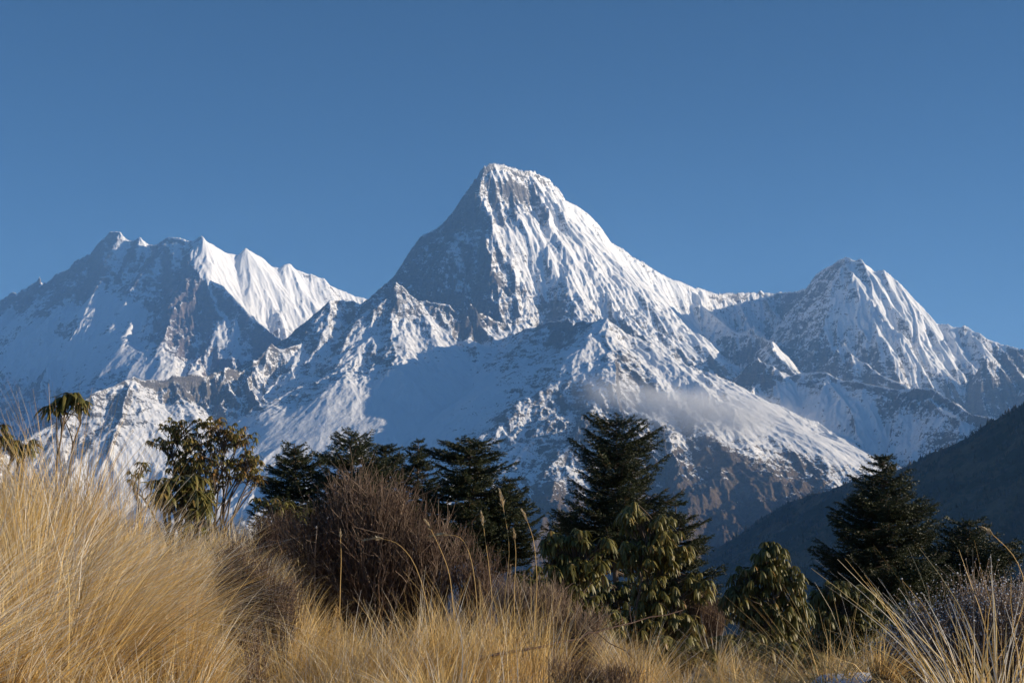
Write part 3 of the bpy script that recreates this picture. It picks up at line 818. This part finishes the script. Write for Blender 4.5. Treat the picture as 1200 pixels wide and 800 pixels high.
def rhododendron(name, label, D, base_px, lobes, ntips, L, W, stems=6, droop=.75, hue=.45, cat='rhododendron', group='rhododendrons on the slope', nleaf=(7, 12), seed=0, low=0.0, trunk_r=.02):
    """lobes: (px, py, rx, ry) ovals in the frame filled with leaf whorls"""
    rg = np.random.default_rng(seed + int(base_px))
    bx = world_pt(base_px, 700, D)[0]
    base = np.array([bx, D, float(ground_z(bx, D))])
    root = empty(name, base); tag(root, label, cat, group)
    m_px = D / F_PX
    area = np.array([l[2] * l[3] for l in lobes], float); area /= area.sum()
    tips = []
    for l, f in zip(lobes, area):
        c = np.array(world_pt(l[0], l[1], D)); rx, rz = l[2] * m_px, l[3] * m_px; ry = (rx + rz) / 2
        for _ in range(max(1, int(round(ntips * f)))):
            v = rg.normal(0, 1, 3); v /= np.linalg.norm(v); v *= rg.random() ** .38
            if v[2] < -.2 and rg.random() < .3: v[2] *= -1
            tips.append(c + v * [rx, ry, rz] + [0, 0, .3 * L])
    tips = np.array(tips)
    wood, leaf = Bag(), Bag()
    cen = tips.mean(0)
    ends = tips[rg.choice(len(tips), min(stems, len(tips)), replace=False)]
    limbs = []
    for e in ends:
        st = base + np.array([rg.normal(0, .10), rg.normal(0, .10), -.03]) * (D / 12)
        P = path(st, st * .12 + e * .88 , 9, wob=.014 * D / 12, rng_=rg, up=0)
        P[:, :2] = st[:2] + (P[:, :2] - st[:2]) * (np.linspace(0, 1, 9)[:, None] ** rg.uniform(1.0, 1.6))
        V, Fc = tube(P, np.linspace(trunk_r, trunk_r * .4, 9), 5); wood.add(V, Fc, np.full(len(V), rg.random()))
        limbs.append(P)
    LP = np.concatenate(limbs)
    for tpt in tips:
        dd = np.linalg.norm(LP - tpt, axis=1) + np.maximum(0, LP[:, 2] - tpt[2] + .12) * 4
        j = rg.choice(np.argsort(dd)[:3])
        Q = path(LP[j], tpt, 6, wob=.008 * D / 12, rng_=rg, sag=-.0)
        Q[:, :2] = LP[j][:2] + (Q[:, :2] - LP[j][:2]) * (np.linspace(0, 1, 6)[:, None] ** .75)
        V, Fc = tube(Q, np.linspace(trunk_r * .35, trunk_r * .18, 6), 4); wood.add(V, Fc, np.full(len(V), rg.random()))
        ax = (Q[-1] - Q[-2]); ax /= np.linalg.norm(ax) + 1e-9
        V, Fc, A = whorl(rg, tpt, ax, int(rg.integers(*nleaf)), L * rg.uniform(.8, 1.15), W, droop, hue + rg.normal(0, .07)); leaf.add(V, Fc, A)
    wood.build('stems', M_BARK, root, off=base)
    leaf.build('foliage', M_RHODO, root, off=base)
    return root

rhododendron('rhododendron', 'small dark rhododendron on one bare leaning stem above the grass bank at far left', 7.6, 66, [(64, 480, 9, 8), (80, 470, 13, 9), (95, 478, 8, 9)], 16, 0.095, 0.025, stems=2, droop=.62, hue=.42, seed=1, trunk_r=.011)
rhododendron('rhododendron', 'dark rhododendron mostly hidden behind the grass at the left edge', 9.5, 8, [(2, 512, 14, 14), (28, 525, 18, 12)], 29, 0.083, 0.024, stems=4, droop=.6, hue=.35, seed=2)
rhododendron('rhododendron', 'open many stemmed rhododendron tree with brownish leaves in front of the snowy slope', 22, 243,
             [(205, 503, 20, 13), (250, 500, 28, 11), (280, 515, 24, 14), (185, 520, 13, 8), (230, 525, 38, 18), (290, 545, 20, 18), (245, 555, 44, 22), (300, 560, 10, 10), (210, 545, 18, 14)], 511, 0.108, 0.029, stems=34, droop=.75, hue=.74, seed=3, trunk_r=.022, nleaf=(6, 10))
rhododendron('rhododendron', 'glossy olive rhododendron bush with long drooping leaves at the edge of the left grass bank', 8.6, 215, [(205, 585, 32, 24), (232, 600, 20, 24), (190, 572, 16, 12), (225, 572, 18, 12)], 71, 0.108, 0.020, stems=9, droop=.6, hue=.52, seed=4)
rhododendron('rhododendron', 'low rhododendron sprig tucked between the small tree and the twiggy bush', 12, 335, [(330, 598, 22, 12), (352, 604, 12, 8), (305, 590, 10, 8)], 29, 0.089, 0.023, stems=6, droop=.5, hue=.55, seed=5)
rhododendron('rhododendron', 'tiny rhododendron sprig peeping over the grass left of the small tree', 14, 165, [(163, 548, 10, 8), (158, 560, 10, 8)], 13, 0.083, 0.024, stems=4, droop=.6, hue=.42, seed=6)
rhododendron('rhododendron', 'tall rhododendron with drooping pale olive leaves standing before the largest fir', 12.5, 752,
             [(740, 612, 20, 16), (775, 625, 22, 20), (762, 655, 30, 26), (795, 650, 16, 18), (735, 650, 12, 16), (815, 690, 20, 16), (770, 700, 30, 22), (742, 600, 8, 10), (755, 735, 40, 24), (800, 735, 24, 20)], 500, 0.108, 0.026, stems=14, droop=.85, hue=.55, seed=7)
rhododendron('rhododendron', 'drooping rhododendron between the twiggy bush and the largest fir', 11.5, 672,
             [(648, 640, 14, 14), (680, 635, 18, 14), (660, 670, 24, 20), (695, 672, 18, 22), (712, 640, 10, 12), (680, 700, 26, 18), (665, 725, 36, 20), (705, 730, 24, 18)], 308, 0.108, 0.026, stems=11, droop=.8, hue=.5, seed=8)
rhododendron('rhododendron', 'rounded rhododendron narrowing to a blunt tip between the two tallest firs', 13.5, 898,
             [(903, 655, 22, 18), (890, 680, 34, 20), (925, 685, 20, 20), (868, 705, 20, 20), (900, 725, 40, 26), (935, 720, 14, 20), (900, 755, 44, 20)], 618, 0.108, 0.026, stems=14, droop=.85, hue=.46, seed=9)
rhododendron('rhododendron', 'broad rhododendron below the right hand fir beside the frosted bush', 14.5, 995,
             [(985, 695, 26, 14), (1010, 705, 22, 18), (975, 730, 24, 22), (1015, 740, 26, 22), (960, 705, 10, 14), (985, 765, 44, 20), (1030, 770, 30, 18)], 559, 0.108, 0.026, stems=13, droop=.85, hue=.46, seed=10)
rhododendron('rhododendron', 'low rhododendron sprawling over grass below the rounded blunt tipped rhododendron', 10.5, 862, [(850, 760, 26, 14), (880, 750, 18, 12), (835, 775, 14, 10), (865, 775, 22, 10)], 69, 0.095, 0.025, stems=8, droop=.7, hue=.5, seed=11)
rhododendron('rhododendron', 'dark low rhododendron thicket filling the dip right of the largest fir', 15, 830, [(815, 735, 34, 20), (780, 745, 30, 16), (845, 715, 16, 14), (740, 735, 24, 16)], 382, 0.101, 0.024, stems=14, droop=.8, hue=.36, seed=12)

rhododendron('rhododendron', 'low dark rhododendron thicket under the left side of the largest fir', 15.5, 690, [(690, 735, 44, 26), (650, 745, 30, 20), (712, 698, 26, 22), (740, 700, 20, 24)], 230, .12, .032, stems=14, droop=.8, hue=.34, seed=13)
rhododendron('rhododendron', 'low dark rhododendron thicket between the two rounded rhododendrons at the lower right', 16, 945, [(945, 745, 30, 28), (960, 770, 34, 16)], 110, .12, .032, stems=12, droop=.8, hue=.34, seed=14)
rhododendron('rhododendron', 'low rhododendron hugging the foot of the cone shaped fir above the frosted bush', 16.5, 1060, [(1055, 725, 36, 24), (1085, 745, 34, 24)], 130, .12, .032, stems=12, droop=.8, hue=.38, seed=15)
rhododendron('rhododendron', 'small rhododendron at the lower right foot of the twiggy bush', 12, 622, [(622, 690, 24, 26), (630, 722, 26, 22)], 90, .12, .03, stems=10, droop=.75, hue=.42, seed=16)

rhododendron('rhododendron', 'low olive rhododendron sprawling in the grass straight below the spreading fir', 9.0, 800, [(785, 762, 34, 14), (815, 770, 26, 12)], 46, .10, .03, stems=9, droop=.7, hue=.6, seed=17)
rhododendron('rhododendron', 'low yellowish rhododendron in the grass just left of the snow patch', 9.5, 930, [(915, 768, 26, 12), (945, 776, 26, 12)], 42, .10, .03, stems=9, droop=.7, hue=.64, seed=18)
# ------------------------------------------------------------------ firs
M_FIRBARK = leaf_material('fir_bark', [(0, (.055, .042, .032)), (1, (.17, .13, .10))], trans=0, rough=.9)
M_FIR = leaf_material('fir_needles', [(0, (.014, .021, .010)), (.5, (.038, .050, .019)), (.8, (.075, .082, .030)), (1, (.18, .12, .05))], rough=.5, trans=.10, spec=.3)
def fir(label, D, px, top, profile, seed, levels=26, per=6, bare=0.0, up=.25, cat='fir tree', dens=1.0, bottom=None):
    """profile: (py, half width px) from the top down"""
    rg = np.random.default_rng(seed)
    m = D / F_PX
    tipw = np.array(world_pt(px, top, D))
    gz = float(ground_z(tipw[0], D))
    base = np.array([tipw[0], D, gz])
    root = empty('fir_tree', base); tag(root, label, cat, 'firs behind the hilltop')
    wood, leaf = Bag(), Bag()
    H = tipw[2] - gz
    n = 16
    T = path(base - [0, 0, .1], tipw, n, wob=.02, rng_=rg)
    r0 = max(.05, H * .017)
    V, Fc = tube(T, np.linspace(r0, .012, n), 8); wood.add(V, Fc, np.full(len(V), .7))
    py_of = lambda z: np.interp(z, [gz, tipw[2]], [top + H / m, top])
    pr_y = [p[0] for p in profile]; pr_w = [p[1] for p in profile]
    zlow = tipw[2] - (profile[-1][0] - top) * m
    nv, nh = [], []
    levels = int(levels * 1.3)
    for k in range(levels):
        f = (k + .5) / levels
        z = tipw[2] + (zlow - tipw[2]) * f ** .92
        hw = np.interp(py_of(z), pr_y, pr_w) * m * 1.16
        cnt = per + 2 + int(f * 4)
        a0 = rg.random() * 6
        for q in range(cnt):
            a = a0 + q * 2 * math.pi / cnt + rg.normal(0, .2)
            Lb = hw * rg.uniform(.52, 1.08) * (1 + .55 * float(perlin(np.array(a * 1.1 + seed * 3.3), np.array(f * 5.0), seed)))
            if Lb < .08: Lb = .08
            if f > .8 and rg.random() < bare: continue
            zz = z + rg.normal(0, 1.3) * (tipw[2] - zlow) / levels
            zz = min(zz, tipw[2] - .05); Lb = min(Lb, hw * 1.12)
            p0 = np.array([np.interp(zz, T[:, 2], T[:, 0]), np.interp(zz, T[:, 2], T[:, 1]), zz])
            rise = up * Lb * (1.0 - .9 * f) + rg.normal(0, .05) * Lb
            tt = np.linspace(0, 1, 7)[:, None]
            dirv = np.array([math.cos(a), math.sin(a), 0])
            P = p0 + dirv * Lb * tt
            P[:, 2] += (rise * tt ** 1.2 - .16 * Lb * f * np.sin(tt * math.pi) + .10 * Lb * tt ** 3)[:, 0]
            V, Fc = tube(P, np.linspace(.008 + Lb * .012, .004, 7), 4); wood.add(V, Fc, np.full(len(V), rg.uniform(.3, 1)))
            # side twigs in a flat spray, longer in the middle
            nt = int(max(6, Lb / .042) * dens)
            for e in range(nt):
                s = .22 + .78 * (e + rg.random()) / nt
                c = p0 + dirv * Lb * s; c[2] = np.interp(s, tt[:, 0], P[:, 2])
                sd = 1 if e % 2 else -1
                tl = (.10 + .34 * Lb * (1 - s) ** .7 * (.5 + s)) * rg.uniform(.6, 1.2)
                ang = a + sd * rg.uniform(.5, 1.05)
                td = np.array([math.cos(ang), math.sin(ang), rg.normal(.10, .16)]); td /= np.linalg.norm(td)
                nv.append((c, td, tl))
            nv.append((P[-2], (P[-1] - P[-2]) / np.linalg.norm(P[-1] - P[-2]), .16))
    nv.append((T[-2] + (T[-1] - T[-2]) * .3, np.array([0, 0, 1.]), .10))
    # needles round every twig
    for c, td, tl in nv:
        k = int(max(9, tl / .010))
        s = rg.random(k)[:, None] * tl
        a = rg.random(k) * 2 * math.pi
        u = np.cross(td, [0, 0, 1.]); u /= np.linalg.norm(u) + 1e-6; w = np.cross(td, u)
        rad = np.cos(a)[:, None] * u + np.sin(a)[:, None] * w * .7
        dn = rad * .85 + td * rg.uniform(.3, 1.0, (k, 1)); dn /= np.linalg.norm(dn, axis=1)[:, None]
        nl = rg.uniform(.040, .072, (k, 1)) * (1.0 + (D - 30) / 100)
        b = c + td * s
        side = np.cross(dn, rad + rg.normal(0, .3, (k, 3))); side /= np.linalg.norm(side, axis=1)[:, None] + 1e-9
        wd = .0085 * (1 + (D - 30) / 60)
        V = np.stack([b - side * wd, b + side * wd, b + dn * nl], 1).reshape(-1, 3)
        nh.append((V, np.repeat(np.clip(rg.normal(.42, .2, k) + (.5 if rg.random() < .012 else 0), 0, 1), 3)))
    V = np.concatenate([q[0] for q in nh]); A = np.concatenate([q[1] for q in nh])
    leaf.add(V, np.arange(len(V)).reshape(-1, 3), A)
    wood.build('trunk', M_FIRBARK, root, off=base)
    leaf.build('crown', M_FIR, root, off=base)
    return root

fir('largest fir with a rounded crown and its trunk showing near the centre', 34, 722, 497, [(497, 6), (503, 24), (516, 38), (535, 45), (560, 49), (582, 48), (598, 42), (610, 60), (640, 64), (668, 34)], 1, levels=24, per=6, bare=.4, up=.42)
fir('spreading fir leaning out to the right behind the largest fir', 38, 792, 590, [(590, 6), (610, 24), (640, 36), (680, 44), (720, 44)], 2, levels=16, per=6)
fir('tall cone shaped fir on the right in front of the dark forested hillside', 32, 1035, 535, [(535, 2), (550, 14), (570, 30), (590, 44), (620, 58), (650, 64), (700, 72), (740, 70)], 3, levels=30, per=7)
fir('lower broad fir at the right of the cone shaped fir', 34, 1132, 612, [(612, 3), (622, 20), (640, 40), (665, 58), (700, 66), (740, 60)], 4, levels=18, per=7)
fir('flat topped wide fir at the centre left of the largest fir', 40, 552, 516, [(516, 10), (522, 34), (540, 46), (560, 44), (580, 44), (610, 50), (650, 50)], 5, levels=20, per=6, up=.12)
fir('short fir lobed against the right side of the flat topped fir', 41, 597, 562, [(562, 4), (574, 18), (590, 26), (620, 30), (660, 32)], 6, levels=14, per=6)
fir('narrow pointed fir between the flat topped fir and the double crowned fir', 44, 490, 516, [(516, 1), (530, 12), (545, 18), (560, 26), (590, 32), (640, 34)], 7, levels=18, per=5)
fir('wide dark fir behind the top of the twiggy bush', 42, 412, 507, [(507, 2), (517, 17), (530, 30), (548, 40), (570, 46), (620, 48)], 8, levels=15, per=6, up=.45)
fir('small fir crown showing just right of the wide dark fir behind the twiggy bush', 45, 452, 522, [(522, 3), (532, 16), (545, 22), (570, 28), (610, 30)], 9, levels=14, per=6)
fir('leftmost fir just right of the small rhododendron tree', 40, 345, 519, [(519, 2), (530, 14), (545, 26), (565, 36), (600, 42), (640, 44)], 10, levels=17, per=6)
fir('small dark fir in the dip just left of the largest fir', 40, 665, 600, [(600, 3), (612, 16), (630, 24), (660, 30), (700, 32)], 11, levels=12, per=6)

# ------------------------------------------------------------------ bare twiggy bushes
M_TWIG = leaf_material('bare_twigs', [(0, (.05, .028, .022)), (.5, (.13, .085, .062)), (1, (.33, .25, .19))], trans=0, rough=.8)
M_FROST = leaf_material('frost', [(0, (.55, .56, .60)), (1, (.82, .83, .86))], trans=.2, rough=.5)
def twigs(bag, rg, base, lobes_w, n, r, hue, side=6, frost=None, spread=.35, tips_out=None):
    """n stems from the ground into ovals (centre, radii), each with side twigs"""
    wts = np.array([l[1][0] * l[1][2] for l in lobes_w]); wts /= wts.sum()
    for _ in range(n):
        c, rd = lobes_w[rg.choice(len(lobes_w), p=wts)]
        v = rg.normal(0, 1, 3); v /= np.linalg.norm(v); v[2] = abs(v[2]) if rg.random() < .8 else v[2]
        e = np.array(c) + v * np.array(rd) * rg.random() ** .5
        b0 = np.array([c[0] + (e[0] - c[0]) * spread, c[1] + (e[1] - c[1]) * spread, 0]); b0[2] = float(ground_z(b0[0], b0[1])) - .02
        if e[2] < b0[2] + .08: continue
        P = path(b0, e, 6, wob=.022, rng_=rg)
        P[:, :2] = b0[:2] + (P[:, :2] - b0[:2]) * (np.linspace(0, 1, 6)[:, None] ** 1.25)
        h0 = np.clip(hue + rg.normal(0, .25), 0, 1)
        big = rg.random() < .08
        V, Fc = tube(P, np.linspace(r * (4.2 if big else 1.6), r * (1.0 if big else .45), 6), 3); bag.add(V, Fc, np.full(len(V), h0))
        ln = np.linalg.norm(e - b0)
        for q in range(side):
            s = rg.uniform(.3, .95)
            a = P[0] + 0; a = np.array([np.interp(s * 5, np.arange(6), P[:, k]) for k in range(3)])
            dv = (e - b0) / ln + rg.normal(0, .62, 3); dv[2] = abs(dv[2]) * .9 + .15; dv /= np.linalg.norm(dv)
            Q = path(a, a + dv * ln * rg.uniform(.08, .24), 3, wob=.006, rng_=rg)
            V, Fc = tube(Q, np.linspace(r * .7, r * .3, 3), 3); bag.add(V, Fc, np.full(len(V), np.clip(h0 + .12, 0, 1)))
            if tips_out is not None: tips_out.append(Q[-1]); tips_out.append(Q[1])
        if tips_out is not None: tips_out.append(e)

def bush(name, label, D, base_px, lobes, n, r, hue, side=6, frost=0.0, cat='bush', seed=0, depth=1.0, group=None):
    rg = np.random.default_rng(seed)
    bx = world_pt(base_px, 700, D)[0]
    base = np.array([bx, D, float(ground_z(bx, D))])
    root = empty(name, base); tag(root, label, cat, group)
    m = D / F_PX
    lw = [(world_pt(l[0], l[1], D + (l[4] if len(l) > 4 else 0)), (l[2] * m, (l[2] + l[3]) * .5 * m * depth, l[3] * m)) for l in lobes]
    b = Bag(); tips = []
    twigs(b, rg, base, lw, n, r, hue, side, tips_out=tips)
    b.build('twigs', M_TWIG, root, off=base)
    if frost:
        tips = np.array(tips); tips = tips[rg.random(len(tips)) < frost]
        k = len(tips); s = rg.uniform(.0012, .0036, (k, 1, 1))
        O = np.array([[1, 0, 0], [-1, 0, 0], [0, 1, 0], [0, -1, 0], [0, 0, 1], [0, 0, -1]], float)
        V = (tips[:, None] + O[None] * s * rg.uniform(.6, 1.5, (k, 6, 1))).reshape(-1, 3)
        t = np.array([[0, 2, 4], [2, 1, 4], [1, 3, 4], [3, 0, 4], [2, 0, 5], [1, 2, 5], [3, 1, 5], [0, 3, 5]])
        Fc = ((np.arange(k) * 6)[:, None, None] + t[None]).reshape(-1, 3)
        fb = Bag(); fb.add(V, Fc, np.repeat(rg.random(k), 6)); fb.build('frost', M_FROST, root, off=base)
    return root
bush('twiggy_bush', 'large leafless reddish brown bush in the centre left behind the golden tussocks', 9.0, 450,
     [(430, 602, 66, 54), (372, 628, 56, 48), (495, 640, 66, 52), (560, 672, 46, 40), (440, 660, 90, 50), (415, 576, 40, 30), (470, 592, 30, 26)], 1250, .0026, .46, side=11, seed=3, group='leafless bushes')
bush('twiggy_bush', 'pale brown dry bush low in the grass right of the seed head tussock', 7.6, 665, [(640, 705, 40, 28), (685, 730, 40, 22), (600, 700, 30, 30)], 520, .0018, .75, side=9, seed=4, group='leafless bushes')
bush('twiggy_bush', 'dark leafless bush beside the left sprig in front of the leftmost fir', 10.5, 335, [(325, 625, 34, 30), (310, 640, 30, 24)], 420, .0022, .25, side=6, seed=5, group='leafless bushes')
bush('frosted_bush', 'leafless bush dotted with frost in the bottom right corner', 4.9, 1150, [(1100, 745, 62, 50), (1160, 725, 60, 50), (1200, 735, 50, 60), (1060, 770, 44, 36)], 1500, .0013, .80, side=8, frost=.9, seed=6, group='leafless bushes')
bush('twiggy_bush', 'small reddish leafless bush under the right side of the spreading fir', 13, 825, [(822, 705, 22, 22), (835, 725, 20, 18)], 260, .0028, .35, side=6, seed=7, group='leafless bushes')
bush('dry_weed', 'small dead weed with curled dark leaves in the bottom left grass', 5.2, 295, [(297, 745, 22, 34)], 16, .0018, .4, side=9, cat='weed', seed=8)

bush('dead_brush', 'low tangle of dark dead twigs in the hollow right of the left grass bank', 6.6, 300, [(285, 668, 40, 20), (320, 690, 40, 18), (270, 645, 24, 14)], 420, .0018, .28, side=9, seed=9, group='leafless bushes')
bush('dead_brush', 'low dark tangle of dead twigs at the bottom edge beneath the pale bleached tussock', 5.6, 700, [(715, 785, 44, 10), (660, 775, 30, 8)], 160, .0014, .5, side=9, seed=10, group='leafless bushes')

# fallen branch lying on the grass
def fallen_branch():
    pts = [(572, 768, 6.3), (620, 758, 6.5), (665, 750, 6.8), (700, 742, 7.1), (745, 728, 7.5), (800, 716, 7.9)]
    P = np.array([world_pt(*p) for p in pts])
    base = P[0].copy()
    o = Bag(); t = np.linspace(0, 5, 16); Q = np.stack([np.interp(t, np.arange(6), P[:, k]) for k in range(3)], -1)
    rg = np.random.default_rng(3); Q += rg.normal(0, .008, Q.shape)
    V, Fc = tube(Q - base, np.linspace(.0065, .003, 16), 6); o.add(V, Fc, np.full(len(V), .08))
    for j in (4, 7, 9, 12):
        d = rg.normal(0, .12, 3) + [.12, 0, .10]
        V, Fc = tube(path(Q[j], Q[j] + d, 4, wob=.01, rng_=rg) - base, np.linspace(.0035, .0015, 4), 4); o.add(V, Fc, np.full(len(V), .15))
    b = o.build('fallen_branch', M_TWIG); b.location = base
    tag(b, 'thin dark dead branch lying across the grass below the drooping rhododendron', 'branch')
fallen_branch()

# patch of old snow on the ground at the bottom right
def snow_patch():
    N = NT('old_snow')
    pos = N.n('ShaderNodeNewGeometry').outputs['Position']
    a = N.noise(pos, 60, 4, .6)
    N.set(N.p.inputs['Base Color'], N.mix(a, (.70, .72, .76), (.84, .85, .88))); N.p.inputs['Roughness'].default_value = .6
    bp = N.n('ShaderNodeBump'); bp.inputs['Distance'].default_value = .004; N.set(bp.inputs['Height'], a); N.t.links.new(bp.outputs[0], N.p.inputs['Normal'])
    c = world_pt(995, 797, 4.5)
    n, k = 40, 14
    th = np.linspace(0, 2 * math.pi, n, endpoint=False)
    V = [(c[0], c[1], c[2] + .02)]
    for j in range(1, k + 1):
        f = j / k
        for a_ in th:
            rr = f * (1 + .25 * math.sin(3 * a_ + 1) + .12 * math.sin(7 * a_))
            x, y = c[0] + .17 * rr * math.cos(a_), c[1] + .22 * rr * math.sin(a_)
            g_ = float(ground_z(x, y)); z = c[2] + .02
            V.append((x, y, z * (1 - f ** 3) + (g_ - .02) * f ** 3 + .006 * math.sin(40 * x) * (1 - f)))
    F3 = [(0, 1 + i, 1 + (i + 1) % n) for i in range(n)]
    F4 = [(1 + (j - 1) * n + i, 1 + j * n + i, 1 + j * n + (i + 1) % n, 1 + (j - 1) * n + (i + 1) % n) for j in range(1, k) for i in range(n)]
    o = mesh_obj('snow', np.array(V), [np.array(F3), np.array(F4)], N.m, smooth=True)
    tag(o, kind='stuff')
snow_patch()
